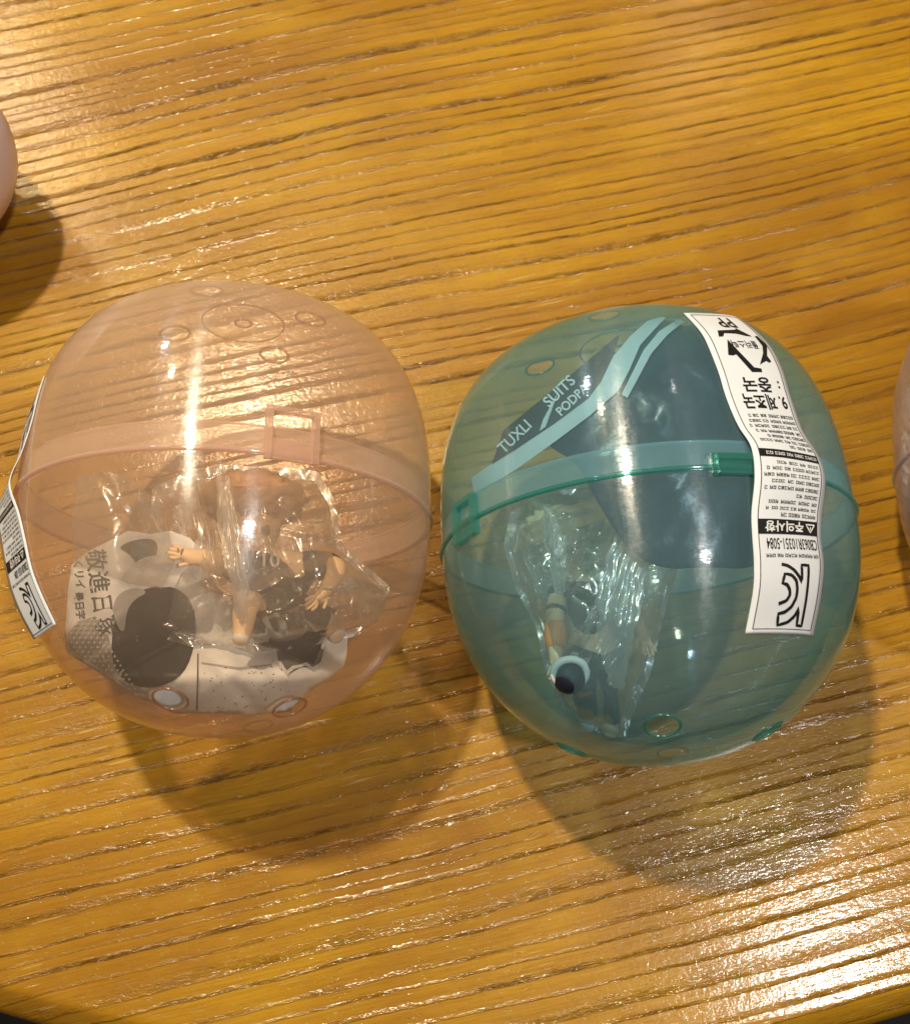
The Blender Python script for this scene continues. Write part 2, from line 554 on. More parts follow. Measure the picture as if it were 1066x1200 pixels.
def capsule(fr, name, label, mat, upper, rim, collar, vent, top_holes, bot_holes, latches, group):
    root = empty(name, mat=fr.mat)
    tag(root, label, 'capsule', group)
    sh = lambda vf: ([np.asarray(v) - fr.o for v in vf[0]], vf[1])
    for sign, part, holes in ((1, 'upper_shell', top_holes), (-1, 'lower_shell', bot_holes)):
        bm, beads = shell_half(sign, holes, fr)
        half = build_bm(part, bm, upper if sign > 0 else mat, root)
        for ringp in beads:
            v, f = sh(tube(ringp, 0.026, 8, True))
            build('vent_rim', v, f, vent, half)
        if sign > 0:                     # moulded disc outline and gate mark on the pole
            for rr, tr in ((0.80, 0.018), (0.16, 0.03)):
                pts = [(rr * math.cos(t), -rr * math.sin(t), HT * (1 - (rr / R) ** NT) ** (1 / NT)) for t in np.linspace(0, 2 * math.pi, 64, endpoint=False)]
                v, f = sh(tube(pts, tr, 6, True))
                build('moulded_ring', v, f, vent, half)
    # inner tongue of the lower half, seen as a band above the seam
    v, f = sh(join(band(-0.02, 0.47, -0.075, -0.075), tube(ring_at(0.47, -0.08), 0.022, 6, True)))
    build('inner_collar', v, f, collar, root)
    v, f = sh(join(tube(ring_at(0.0, 0.012), 0.038, 8, True), tube(ring_at(-0.035, 0.0), 0.018, 6, True)))
    build('seam_bead', v, f, rim, root)
    for phi, wdt, z0, z1 in latches:
        dp = wdt / R / 2
        ro, ri, e = R + 0.10, R - 0.03, 0.085 / R
        a = curved_box(phi - dp, phi - dp + e * 1.2, z0, z1, ri, ro)
        b = curved_box(phi + dp - e * 1.2, phi + dp, z0, z1, ri, ro)
        c = curved_box(phi - dp + e * 1.25, phi + dp - e * 1.25, z1 - 0.09, z1, ri, ro - 0.004)
        d = curved_box(phi - dp + e * 1.25, phi + dp - e * 1.25, z0, z0 + 0.34, ri + 0.02, ro - 0.03)
        v, f = sh(join(a, b, c, d))
        o = build('latch', v, f, rim, root, smooth=False)
    return root


FL = Frame(-4.204, 5.718, 0.003, -0.024, 0.01)
FR = Frame(3.505, 5.23, -0.058, -0.062, 0.035)
rr = math.radians
GRP = 'clear plastic toy capsules lying on the table'


def lphi(fr, px, py):
    q = fr.on(px, py)
    return math.atan2(-q[1], q[0])


capL = capsule(FL, 'toy_capsule', 'peach pink see-through toy capsule with a grey leaflet and bagged figure inside', M_PEACH, M_PEACH_TOP, M_PEACH_RIM, M_PEACH_BAND, M_PEACH_VENT,
               [(rr(14), 1.42), (rr(105), 1.55), (rr(191), 1.44), (rr(288), 1.35)],
               [(rr(103), 1.78), (rr(34), 1.73), (rr(200), 1.75), (rr(285), 1.75)],
               [(lphi(FL, 342, 512), 0.86, -0.10, 0.78), (lphi(FL, 342, 512) + math.pi, 0.86, -0.10, 0.78)], GRP)
capR = capsule(FR, 'toy_capsule', 'teal green see-through toy capsule with a white sticker facing up', M_TEAL, M_TEAL_TOP, M_TEAL_RIM, M_TEAL_BAND, M_TEAL_RIM,
               [(rr(14), 1.6), (rr(108), 1.70), (rr(192), 1.62), (rr(283), 1.6)],
               [(rr(103), 1.77), (rr(20), 1.70), (rr(188), 1.7), (rr(283), 1.75)],
               [(lphi(FR, 545, 585), 0.72, -0.30, 0.42), (lphi(FR, 906, 556), 2.15, -0.12, 0.20)], GRP)

cz = at(1293, 545, R)
FC = Frame(cz[0] + 0.05, cz[1], 0.05, -0.02, 0.01)
capC = capsule(FC, 'toy_capsule', 'pale lilac see-through capsule cut off by the right edge of the photo', M_LILAC, M_LILAC, M_LILAC, M_LILAC, M_LILAC,
               [(rr(14), 1.5), (rr(104), 1.5), (rr(194), 1.5), (rr(284), 1.5)], [(rr(104), 1.75), (rr(14), 1.75), (rr(194), 1.75), (rr(284), 1.75)],
               [(rr(100), 0.8, -0.1, 0.7)], GRP)


# ------------------------------------------------------------------ stickers
class Sticker:
    """Ribbon between two edge curves; rows are (left point, right point) in capsule axes."""
    def __init__(self, rows, seg=6):
        self.L = [np.asarray(a) for a, b in rows]; self.Rr = [np.asarray(b) for a, b in rows]
        mid = [(a + b) / 2 for a, b in zip(self.L, self.Rr)]
        self.s = np.concatenate([[0], np.cumsum([np.linalg.norm(mid[i + 1] - mid[i]) for i in range(len(mid) - 1)])])
        self.len = self.s[-1]

    def _c(self, P, s):
        P = np.asarray(P)
        i = int(np.clip(np.searchsorted(self.s, s) - 1, 0, len(P) - 2))
        t = (s - self.s[i]) / (self.s[i + 1] - self.s[i])
        p0, p1, p2, p3 = P[max(i - 1, 0)], P[i], P[i + 1], P[min(i + 2, len(P) - 1)]
        m1, m2 = (p2 - p0) / 2, (p3 - p1) / 2
        t2, t3 = t * t, t * t * t
        return (2 * t3 - 3 * t2 + 1) * p1 + (t3 - 2 * t2 + t) * m1 + (-2 * t3 + 3 * t2) * p2 + (t3 - t2) * m2

    def pt(self, u, s, off=0.0):
        s = min(max(s, 0.0), self.len)
        a, b = self._c(self.L, s), self._c(self.Rr, s)
        p = a + (b - a) * u
        rl = np.hypot(a[0], a[1]); rr_ = np.hypot(b[0], b[1])
        if self.curved:
            tgt = rl + (rr_ - rl) * u
            q = np.hypot(p[0], p[1])
            tgt += 0.022 * noise.noise(Vector((u * 1.8, s * 1.3, 4.0)))
            p = np.array([p[0] * tgt / q, p[1] * tgt / q, p[2]])
        if off:
            e = 0.02
            du = self.pt(min(u + e, 1), s) - self.pt(max(u - e, 0), s)
            ds = self.pt(u, min(s + 0.05, self.len)) - self.pt(u, max(s - 0.05, 0))
            n = np.cross(du, ds); n /= np.linalg.norm(n) + 1e-9
            if n @ self.facing < 0:
                n = -n
            p = p + n * off
        return p

    curved = True
    facing = np.array([0, 0, 1.0])


def sticker_mesh(stk, fr, root, nu=10, ns=90):
    V, F = [], []
    for j in range(ns + 1):
        for i in range(nu + 1):
            V.append(stk.pt(i / nu, stk.len * j / ns) - fr.o)
    for j in range(ns):
        for i in range(nu):
            a = j * (nu + 1) + i
            F.append((a, a + 1, a + nu + 2, a + nu + 1))
    o = build('sticker', V, F, M_STICKER, root)
    m = o.modifiers.new('thickness', 'SOLIDIFY'); m.thickness = 0.012 * S; m.offset = 0
    return o


class Print:
    """Flat print on a sticker: (x, y) in cm, x to the reader's right, y up; mapped with a half turn."""
    def __init__(self, stk, width):
        self.k, self.w, self.V, self.F = stk, width, [], []

    def map(self, x, y):       # reader's frame to ribbon: top of the sticker is the far end of s
        return 1 - x / self.w, y

    def add(self, verts, faces, off=0.013):
        b = len(self.V)
        for x, y in verts:
            u, s = self.map(x, y)
            self.V.append(self.k.pt(u, s, off))
        self.F += [tuple(i + b for i in f) for f in faces]

    def rect(self, x0, y0, x1, y1, off=0.013):
        nx, ny = max(1, int((x1 - x0) / 0.08)), max(1, int((y1 - y0) / 0.06))
        vs = [(x0 + (x1 - x0) * i / nx, y0 + (y1 - y0) * j / ny) for j in range(ny + 1) for i in range(nx + 1)]
        fs = [(j * (nx + 1) + i, j * (nx + 1) + i + 1, (j + 1) * (nx + 1) + i + 1, (j + 1) * (nx + 1) + i) for j in range(ny) for i in range(nx)]
        self.add(vs, fs, off)

    def text(self, body, x, y, size, align='LEFT', sx=1.0, bold=0.0, off=0.013):
        v, f = text_mesh(body, size, align, bold)
        self.add([(x + a * sx, y + b) for a, b in v], f, off)

    def stroke(self, pts, wd, off=0.013):
        vs, fs = [], []
        P = [np.array(p, float) for p in pts]
        Q = []
        for a, b in zip(P[:-1], P[1:]):
            m = max(1, int(np.linalg.norm(b - a) / 0.05))
            Q += [a + (b - a) * i / m for i in range(m)]
        Q.append(P[-1])
        for i, p in enumerate(Q):
            t = Q[min(i + 1, len(Q) - 1)] - Q[max(i - 1, 0)]
            t /= np.linalg.norm(t) + 1e-9
            nrm = np.array([-t[1], t[0]]) * wd / 2
            vs += [tuple(p + nrm), tuple(p - nrm)]
            if i:
                k = 2 * i
                fs.append((k - 2, k - 1, k + 1, k))
        self.add(vs, fs, off)

    def poly(self, pts, off=0.013):
        o = delaunay_2d_cdt([Vector(p) for p in pts], [], [list(range(len(pts)))], 1, 1e-5)
        self.add([tuple(v) for v in o[0]], o[2], off)

    def scribble(self, x0, x1, y, h, seed, dens=0.8, off=0.013):
        """A line of print too small to read: words of tiny upright and level strokes."""
        rg = random.Random(seed)
        x = x0
        while x < x1 - h * 0.8:
            n = rg.randint(2, 5)
            for _ in range(n):
                if x > x1 - h * 0.8:
                    break
                c = h * 0.82
                s_ = h * 0.17
                kind = rg.random()
                self.rect(x + c * .72, y, x + c * .72 + s_, y + h, off)
                self.rect(x, y + h * .72, x + c * .62, y + h * .72 + s_, off)
                if kind < .7:
                    self.rect(x, y + h * .12, x + c * .62, y + h * .12 + s_, off)
                if kind > .3:
                    self.rect(x + c * .05, y + h * .15, x + c * .05 + s_, y + h * .8, off)
                if kind > .6:
                    self.rect(x + c * .3, y + h * .40, x + c * .9, y + h * .40 + s_, off)
                x += c * 1.18
            x += h * (0.35 + rg.random() * (1.2 - dens))

    def done(self, name, mat, fr, parent):
        if self.V:
            return build(name, [v - fr.o for v in self.V], self.F, mat, parent, smooth=False)


_txt = {}


def text_mesh(body, size, align='LEFT', bold=0.0):
    cu = bpy.data.curves.new('lettering', 'FONT')
    cu.body = body; cu.size = size; cu.align_x = align; cu.offset = bold; cu.resolution_u = 3
    ob = bpy.data.objects.new('lettering', cu)
    COL.objects.link(ob)
    dg = bpy.context.evaluated_depsgraph_get()
    me = bpy.data.meshes.new_from_object(ob.evaluated_get(dg))
    v = [(p.co.x, p.co.y) for p in me.vertices]; f = [tuple(p.vertices) for p in me.polygons]
    bpy.data.objects.remove(ob); bpy.data.curves.remove(cu); bpy.data.meshes.remove(me)
    return v, f


ROW_PX = [371, 390, 406, 435.5, 466, 502, 532, 564, 603, 629, 661, 694, 744]


def label_print(stk, fr, parent, W, ref):
    """The whole printed face; heights are given by the rows of the photograph, 371 (PP end) to 744 (mark end)."""
    L = stk.len
    ink, wht = Print(stk, W), Print(stk, W)
    y = lambda px: float(np.interp(px, ROW_PX, ref)) * L / ref[-1]
    m = 0.105
    t = 0.014
    y0, y1 = y(375), y(736)
    for seg in (((m, y0), (m, y1)), ((W - m, y0), (W - m, y1)), ((m, y0), (W - m, y0)), ((m, y1), (W - m, y1))):
        ink.stroke(seg, t)
    u_of = lambda px, lo, hi: W * (1 - (px - lo) / (hi - lo))
    ink.text('PP', W * 0.46, y(378.2), 0.40, 'CENTER', sx=1.0, bold=0.006)

    def arrow(pts):             # outlines measured in a 6.66 times enlargement of the photograph
        out = []
        for a, b in pts:
            px, py = 800 + a / 6.66, 360 + b / 6.66
            lo = np.interp(py, [369, 390, 405, 435, 465], [800, 819, 828, 840, 849])
            hi = np.interp(py, [374, 390, 407, 436, 468], [862, 884, 901, 915, 925])
            out.append((u_of(px, lo, hi), y(py)))
        return out
    ink.poly(arrow([(243, 212), (380, 205), (378, 192), (505, 252), (455, 252), (380, 238), (288, 235), (285, 262), (255, 262)]))
    ink.poly(arrow([(528, 246), (556, 246), (630, 305), (622, 400), (655, 440), (640, 452), (612, 440), (562, 470), (590, 380), (590, 312)]))
    ink.poly(arrow([(315, 285), (410, 385), (520, 492), (575, 500), (580, 528), (505, 528), (385, 398), (365, 406), (330, 400)]))
    ink.text('플라스틱', W * 0.47, y(404), 0.20, 'CENTER', sx=0.80, bold=0.002)
    ink.text('9. 제조국', m + 0.06, y(466), 0.30, 'LEFT', sx=0.82, bold=0.007)
    ink.text(':', m + 0.10, y(449), 0.28, 'LEFT', sx=1, bold=0.006)
    ink.text('중국', m + 0.30, y(447), 0.32, 'LEFT', sx=1.0, bold=0.007)
    rg = random.Random(3)
    h = y(520) - y(516)
    for k in range(7):
        py = 487.5 + k * 6.3
        ink.scribble(m + 0.04, W - m - 0.04 - rg.choice((0, .1, .25, .5, .05)), y(py), h, 40 + k)
    ink.rect(m + .006, y(533), W - m - .006, y(543))
    wht.scribble(m + 0.05, W - m - 0.05, y(536), y(540.5) - y(536), 77, 1.1, 0.019)
    for k in range(9):
        py = 547 + k * 7.05
        ink.scribble(m + 0.05, W - m - 0.04 - rg.choice((0, .3, .1, .6, .05, .2)), y(py), h, 60 + k)
    ink.rect(m + .006, y(610.5), W - m - .006, y(628.5))
    wht.text('주의사항', m + 0.30, y(614), y(625) - y(614) + 0.04, 'LEFT', sx=1.05, bold=0.005, off=0.019)
    wht.stroke([(m + .07, y(615)), (m + .25, y(615)), (m + .16, y(625)), (m + .07, y(615))], 0.024, 0.019)
    wht.stroke([(m + .16, y(618)), (m + .16, y(621.5))], 0.022, 0.019)
    ink.text('CB063R10351-5084', m + 0.03, y(633.5), (y(647) - y(633.5)) * 1.35, 'LEFT', sx=0.50, bold=0.002)
    ink.scribble(m + 0.04, W - m - 0.06, y(651), y(655.5) - y(651), 91, 1.15)
    # certification mark: two nested arcs against a tall stem, drawn as an outline
    kc = [(375, 475), (425, 488), (475, 530), (515, 590), (538, 640), (540, 480), (602, 482), (550, 985), (505, 980), (518, 845),
          (485, 905), (425, 958), (340, 985), (347, 892), (400, 880), (455, 838), (492, 770), (505, 700), (492, 625), (452, 575), (398, 565),
          (380, 648), (418, 660), (442, 700), (440, 748), (412, 795), (347, 818)]

    def km(p):
        px, py = 860 + p[0] / 7.5, 600 + p[1] / 7.5
        lo = np.interp(py, [600, 627, 660, 693, 743], [879, 880, 882, 881, 872])
        hi = np.interp(py, [600, 631, 662, 695, 745], [959, 959, 963, 960, 951])
        return (u_of(px, lo, hi), y(py))
    # round the corners of the arcs
    hard = {4, 5, 6, 7, 8, 9, 12, 13, 20, 21}
    rp = [kc[0]]
    for i in range(1, len(kc) - 1):
        if i in hard:
            rp.append(kc[i])
        else:
            a_, b_, c_ = np.array(kc[i - 1]), np.array(kc[i]), np.array(kc[i + 1])
            for w_ in (0.25, 0.5, 0.75):
                p0, p1 = b_ + (a_ - b_) * .38, b_ + (c_ - b_) * .38
                rp.append(tuple((1 - w_) ** 2 * p0 + 2 * w_ * (1 - w_) * b_ + w_ ** 2 * p1))
    rp.append(kc[-1])
    pts = [km(p) for p in rp]
    ink.stroke(pts, 0.052)
    ink.done('printed_text', M_INK, fr, parent)
    wht.done('white_lettering', M_WHITEINK, fr, parent)


def sm(x, a, b):
    t = min(1, max(0, (x - a) / (b - a)))
    return t * t * (3 - 2 * t)


rows_px = [((800, 369), (862, 374)), ((819, 390), (884, 390)), ((828, 405), (901, 407)), ((840, 435), (915, 436)), ((849, 465), (925, 468)),
           ((863, 500), (938, 505)), ((876, 527), (954, 538)), ((879, 560), (958, 568)), ((879, 600), (959, 606)), ((880, 627), (959, 631)),
           ((882, 660), (963, 662)), ((881, 693), (960, 695)), ((872, 743), (951, 745))]
rows = []
for l, r_ in rows_px:
    pr = []
    for px in (l, r_):
        q = FR.on(*px)
        off = 0.03 + 0.11 * math.exp(-((q[2] - 0.0) / 0.45) ** 2)
        ph, z = math.atan2(-q[1], q[0]), q[2]
        rad_ = math.hypot(q[0], q[1]) + off
        pr.append(np.array([rad_ * math.cos(ph), -rad_ * math.sin(ph), z + (0.02 if z > 2.5 else 0)]))
    rows.append(tuple(pr))
stR = Sticker(rows); stR.facing = FR.M.T @ np.array([0.2, 0, 1.0])
oR = sticker_mesh(stR, FR, capR)
label_print(stR, FR, oR, 1.36, stR.s)

# the left capsule's sticker stands off the shell beside the seam
rowsL = []
for z, ph in ((1.95, 2.52), (1.5, 2.50), (1.0, 2.50), (0.5, 2.52), (0.12, 2.545), (-0.15, 2.54), (-0.6, 2.49), (-1.1, 2.45), (-1.6, 2.43), (-2.05, 2.40), (-2.45, 2.385)):
    bump_ = 0.03 + 0.16 * math.exp(-(z / 0.5) ** 2)
    a = spt(ph, z, bump_)
    far_ph = ph + 0.31
    lift = 0.02 + 0.13 * sm(-z, -0.35, 0.3)
    b = spt(far_ph, z - 0.10, bump_ + lift)
    rowsL.append((b, a))
stL = Sticker(rowsL); stL.curved = False; stL.facing = FL.M.T @ np.array([-0.3, 0, 1.0])
oL = sticker_mesh(stL, FL, capL)
label_print(stL, FL, oL, 1.36, stR.s)


# ------------------------------------------------------------------ leaflets
def inpoly(x, y, poly):
    c = False
    for i in range(len(poly)):
        x0, y0 = poly[i - 1]; x1, y1 = poly[i]
        if (y0 > y) != (y1 > y) and x < (x1 - x0) * (y - y0) / (y1 - y0) + x0:
            c = not c
    return c


def sheet(poly, step, f):
    """Fill an outline with a fine net and place every point with f."""
    edge = []
    for i in range(len(poly)):
        a, b = np.array(poly[i - 1], float), np.array(poly[i], float)
        m = max(1, int(np.linalg.norm(b - a) / step))
        edge += [tuple(a + (b - a) * k / m) for k in range(m)]
    xs = [p[0] for p in poly]; ys = [p[1] for p in poly]
    inner = []
    x = min(xs) + step / 2
    row = 0
    while x < max(xs):
        y = min(ys) + step / 2 + (row % 2) * step / 2
        while y < max(ys):
            if inpoly(x, y, poly) and min(math.hypot(x - e[0], y - e[1]) for e in edge) > step * .5:
                inner.append((x, y))
            y += step
        x += step; row += 1
    o = delaunay_2d_cdt([Vector(p) for p in edge + inner], [], [list(range(len(edge)))], 1, 1e-4)
    return [f(v[0], v[1]) for v in o[0]], [tuple(t) for t in o[2]]


def nz(x, y, s=1.0, z=0.0):
    return noise.noise(Vector((x * s, y * s, z)))


def fold_set(seed, n, x0, x1, y0, y1, amp, wmin, wmax):
    rg = random.Random(seed)
    return [(rg.uniform(x0, x1), rg.uniform(y0, y1), rg.uniform(0, math.pi), rg.uniform(30, 110), rg.uniform(wmin, wmax), rg.choice((1, -1)) * rg.uniform(.4, 1) * amp) for _ in range(n)]


def folds(fs, x, y):
    h = 0.0
    for fx, fy, an, ln, wd, am in fs:
        al = (x - fx) * math.cos(an) + (y - fy) * math.sin(an)
        ac = abs(-(x - fx) * math.sin(an) + (y - fy) * math.cos(an))
        if ac < wd and abs(al) < ln:
            h += am * (1 - ac / wd) * min(1, 1.6 - abs(al) / ln * 1.6)
    return h


FOLD_GREY = fold_set(5, 30, 80, 430, 560, 840, 0.030, 8, 26)
FOLD_NAVY = fold_set(11, 16, 640, 950, 380, 670, 0.026, 12, 40)


def round_off(poly, n=2):
    for _ in range(n):
        q = []
        for i in range(len(poly)):
            a, b = np.array(poly[i - 1], float), np.array(poly[i], float)
            q += [tuple(a * .75 + b * .25), tuple(a * .25 + b * .75)]
        poly = q
    return poly


def kL(x, y, d=0.0):
    """Depth of the grey leaflet: close under the shell at its rim, sunk behind the figure in the middle."""
    low = max(sm(y, 735, 800), 1 - sm(x, 120, 235))
    k = 0.62 + 0.315 * low
    k += 0.012 * nz(x, y, 0.022, 3) + 0.008 * abs(nz(x + y * .4, y, 0.05, 7))
    return min(0.965, k + folds(FOLD_GREY, x, y)) + d


def placer(fr, kf, d=0.0):
    return lambda x, y: fr.world(fr.on(x, y, kf(x, y, d)))


def relocate(V):
    c = np.mean(np.array(V), 0)
    return [v - c for v in V], c


grey_outline = [(100, 648), (128, 634), (150, 622), (176, 626), (200, 622), (222, 630), (236, 644), (238, 690), (300, 715), (360, 722), (425, 728), (430, 768), (398, 784),
                (378, 800), (360, 812), (340, 834), (300, 838), (262, 836), (236, 836), (214, 836), (204, 836), (176, 822), (158, 817), (128, 796), (100, 778), (78, 765), (76, 742),
                (78, 720), (80, 690), (84, 662)]
leafL = empty('folded_leaflet', FL.world((0, 0, -2.4)))
tag(leafL, 'crumpled grey leaflet with black artwork inside the peach capsule', 'leaflet')


def rel(V, root):
    o = np.array(root.location) / S
    return [np.asarray(v) - o for v in V]


V, F = sheet(grey_outline, 5.0, placer(FL, kL))
o_ = build('leaflet_sheet', rel(V, leafL), F, M_NEWS, leafL)
m_ = o_.modifiers.new('thickness', 'SOLIDIFY'); m_.thickness = 0.012 * S; m_.offset = 0
dark1 = [(180 + 54 * math.cos(t_) * (1 - 0.10 * math.cos(2 * t_)) - 6 * math.sin(t_), 746 + 60 * math.sin(t_)) for t_ in np.linspace(0, 2 * math.pi, 36, endpoint=False)]
dark1 = [p for p in dark1 if not (p[0] < 176 and p[1] < 690)]
dark2 = [(138, 642), (152, 634), (176, 630), (186, 638), (182, 656), (172, 672), (160, 660), (150, 648)]
grey3 = [(322, 742), (360, 735), (395, 742), (384, 762), (372, 782), (352, 782), (338, 790), (326, 776)]
V, F = join(*[sheet(pg, 4.0, placer(FL, kL, 0.004)) for pg in (dark1, round_off(dark2))])
build('dark_artwork', rel(V, leafL), F, M_CHAR, leafL)
V, F = sheet(grey3, 4.0, placer(FL, kL, 0.004))
build('dark_artwork', rel(V, leafL), F, simple('grey_print', (0.17, 0.165, 0.17), 0.6, 0.3, 0.2), leafL)
edge_line = [(320, 773), (329, 775), (336, 786), (343, 780), (351, 779), (359, 776), (366, 782), (376, 776), (379, 764), (386, 754), (398, 748), (398, 751), (388, 757), (382, 766), (379, 779), (366, 786),
             (358, 780), (345, 784), (336, 791), (327, 779), (320, 776)]
V, F = join(sheet(edge_line, 4.0, placer(FL, kL, 0.008)), sheet(round_off([(142, 684), (146, 668), (172, 650), (200, 652), (214, 664), (208, 684), (192, 690), (168, 682)]), 4.0, placer(FL, kL, 0.007)))
build('torn_white_edge', rel(V, leafL), F, M_WHITEINK, leafL)
V, F = sheet([(231.2, 766), (232.8, 766), (231.8, 832), (230, 832)], 4.0, placer(FL, kL, 0.005))
build('dark_crease', rel(V, leafL), F, M_GREYINK, leafL)
G_PALE = simple('halftone_grey_print', (0.46, 0.45, 0.44), 0.65, 0.3, 0.12)
zone = [(80, 742), (92, 728), (112, 722), (124, 738), (132, 762), (146, 786), (164, 804), (172, 814), (156, 812), (130, 792), (102, 774), (82, 762)]
V, F = sheet(zone, 4.0, placer(FL, kL, 0.003))
build('grey_artwork', rel(V, leafL), F, G_PALE, leafL)
V, F = sheet(round_off([(131, 712), (140, 694), (160, 688), (174, 694), (158, 702), (148, 716), (146, 742), (138, 736)]), 3.0, placer(FL, kL, 0.007))
build('grey_artwork', rel(V, leafL), F, G_PALE, leafL)
DV, DF = [], []
yy_ = 726.0
row_ = 0
while yy_ < 812:
    xx_ = 80.0 + (row_ % 2) * 3.4
    while xx_ < 172:
        if inpoly(xx_, yy_, zone):
            b_ = len(DV)
            for k_ in range(7):
                th_ = 2 * math.pi * k_ / 7
                a_, c2_ = xx_ + 1.5 * math.cos(th_), yy_ + 1.5 * math.sin(th_)
                DV.append(FL.world(FL.on(a_, c2_, kL(xx_, yy_, 0.007))))
            DF.append(tuple(range(b_, b_ + 7)))
        xx_ += 6.8
    yy_ += 5.4
    row_ += 1
rd_ = random.Random(9)
dots = build('halftone_dots', rel(DV, leafL), DF, M_WHITEINK, leafL, smooth=False)
tag(dots, kind='stuff')
SV, SF = [], []
for _ in range(60):
    xx_, yy_ = rd_.uniform(238, 340), rd_.uniform(780, 832)
    if inpoly(xx_, yy_, grey_outline):
        b_ = len(SV)
        r_ = rd_.uniform(.5, 1.0)
        for k_ in range(6):
            SV.append(FL.world(FL.on(xx_ + r_ * math.cos(k_ * math.pi / 3), yy_ + r_ * math.sin(k_ * math.pi / 3), kL(xx_, yy_, 0.006))))
        SF.append(tuple(range(b_, b_ + 6)))
spk = build('ink_specks', rel(SV, leafL), SF, M_GREYINK, leafL, smooth=False)
tag(spk, kind='stuff')
V, F = sheet([(236, 776), (280, 782), (318, 778), (318, 780), (280, 784.5), (236, 778)], 4.0, placer(FL, kL, 0.006))
build('printed_line', rel(V, leafL), F, G_PALE, leafL)
# lettering down the left margin
def print_on(fr, kf, d, lines, mat, root, name):
    VV, FF = [], []
    for body, x, y, size, ang, sx in lines:
        v, f = text_mesh(body, size, 'LEFT', 0.25)
        ca, sa = math.cos(ang), math.sin(ang)
        b = len(VV)
        for p, q in v:
            p *= sx
            VV.append(fr.world(fr.on(x + p * ca + q * sa, y + p * sa - q * ca, kf(x, y, 0) * 0 + kf(x + p * ca + q * sa, y + p * sa - q * ca, d))))
        FF += [tuple(i + b for i in g) for g in f]
    return build(name, rel(VV, root), FF, mat, root, smooth=False)


print_on(FL, kL, 0.004, [('敬進日隊', 101, 645, 27, math.radians(82), 0.95)], M_GREYINK, leafL, 'printed_text')
print_on(FL, kL, 0.004, [('くリイ', 86, 656, 13, math.radians(84), 0.9), ('最日字', 87, 694, 12, math.radians(84), 0.9)], M_GREYINK, leafL, 'printed_text')


# right capsule: dark blue leaflet pressed under the upper half
def kR(x, y, d=0.0):
    k = 0.935 - 0.05 * sm(y, 540, 660)
    k += 0.010 * nz(x, y, 0.016, 1) + 0.006 * abs(nz(x * 1.0 + y * .6, y * .5, 0.03, 5))
    return min(0.962, k + folds(FOLD_NAVY, x, y)) + d


def kR2(x, y, d=0.0):
    return kR(x, y, d) + 0.012


leafR = empty('folded_leaflet', FR.world((0, 0, 1.2)))
tag(leafR, 'dark blue leaflet with white lettering curled inside the teal capsule', 'leaflet')
navy_outline = [(772, 372), (800, 374), (862, 392), (905, 430), (940, 500), (952, 560), (930, 640), (880, 668), (830, 664), (780, 668), (742, 652), (716, 615), (692, 575), (676, 542),
                (640, 522), (644, 512), (690, 480), (722, 452), (742, 408)]
V, F = sheet(round_off(navy_outline), 5.5, placer(FR, kR))
o_ = build('leaflet_sheet', rel(V, leafR), F, M_NAVYPAPER, leafR)
m_ = o_.modifiers.new('thickness', 'SOLIDIFY'); m_.thickness = 0.012 * S; m_.offset = 0
pale = [(552, 560), (600, 527), (650, 494), (688, 466), (704, 448), (718, 418), (738, 394), (758, 376), (784, 368), (772, 380), (750, 404), (737, 434), (724, 458), (692, 486), (652, 516), (606, 549), (556, 580)]
V, F = sheet(pale, 4.5, placer(FR, kR2))
build('leaflet_border', rel(V, leafR), F, M_PALEPAPER, leafR)
pale2 = [(728, 462), (742, 434), (754, 410), (772, 388), (794, 374), (802, 376), (782, 392), (763, 414), (749, 440), (735, 466)]
V, F = sheet(pale2, 4.0, placer(FR, kR2, 0.004))
build('leaflet_border', rel(V, leafR), F, M_PALEPAPER, leafR)
panel = [(576, 544), (590, 504), (640, 463), (690, 421), (720, 396), (726, 392), (718, 418), (704, 447), (689, 467), (650, 496), (602, 528)]
V, F = sheet(panel, 4.5, placer(FR, kR2, 0.002))
build('leaflet_panel', rel(V, leafR), F, M_CHAR, leafR)
bar = [(632, 505), (636, 492), (652, 462), (656, 450), (650, 470), (639, 500)]
V, F = sheet(bar, 4.0, placer(FR, kR2, 0.005))
build('leaflet_border', rel(V, leafR), F, M_PALEPAPER, leafR)
print_on(FR, kR2, 0.005, [('SUITS', 643, 478, 18, math.radians(-44), 1.0), ('PODPA', 657, 488, 15, math.radians(-44), 0.95), ('TUXLI', 590, 532, 18, math.radians(-44), 0.95)],
         M_WHITEINK, leafR, 'printed_text')
strip = [(776, 372), (765, 384), (748, 408), (734, 430), (722, 452), (716, 440), (728, 418), (742, 396), (760, 378)]

# ------------------------------------------------------------------ lilac capsule's lining paper
V, F = [], []
nphi, nzz = 40, 20
for i in range(nzz + 1):
    for k in range(nphi + 1):
        ph = rr(60) + rr(150) * k / nphi
        z = -2.4 + 4.2 * i / nzz
        r0 = srad(z) * (0.90 + 0.05 * noise.noise(Vector((ph * 6, z * .8, 2))))
        V.append(FC.world((r0 * math.cos(ph), -r0 * math.sin(ph), z)))
for i in range(nzz):
    for k in range(nphi):
        a = i * (nphi + 1) + k
        F.append((a, a + 1, a + nphi + 2, a + nphi + 1))
V, c_ = relocate(V)
o_ = build('paper_liner', V, F, simple('lilac_paper', (0.66, 0.60, 0.64), 0.5, 0.3, 0.25, 180), None, c_)
tag(o_, 'pale lilac paper curled inside the capsule at the right edge', 'leaflet')

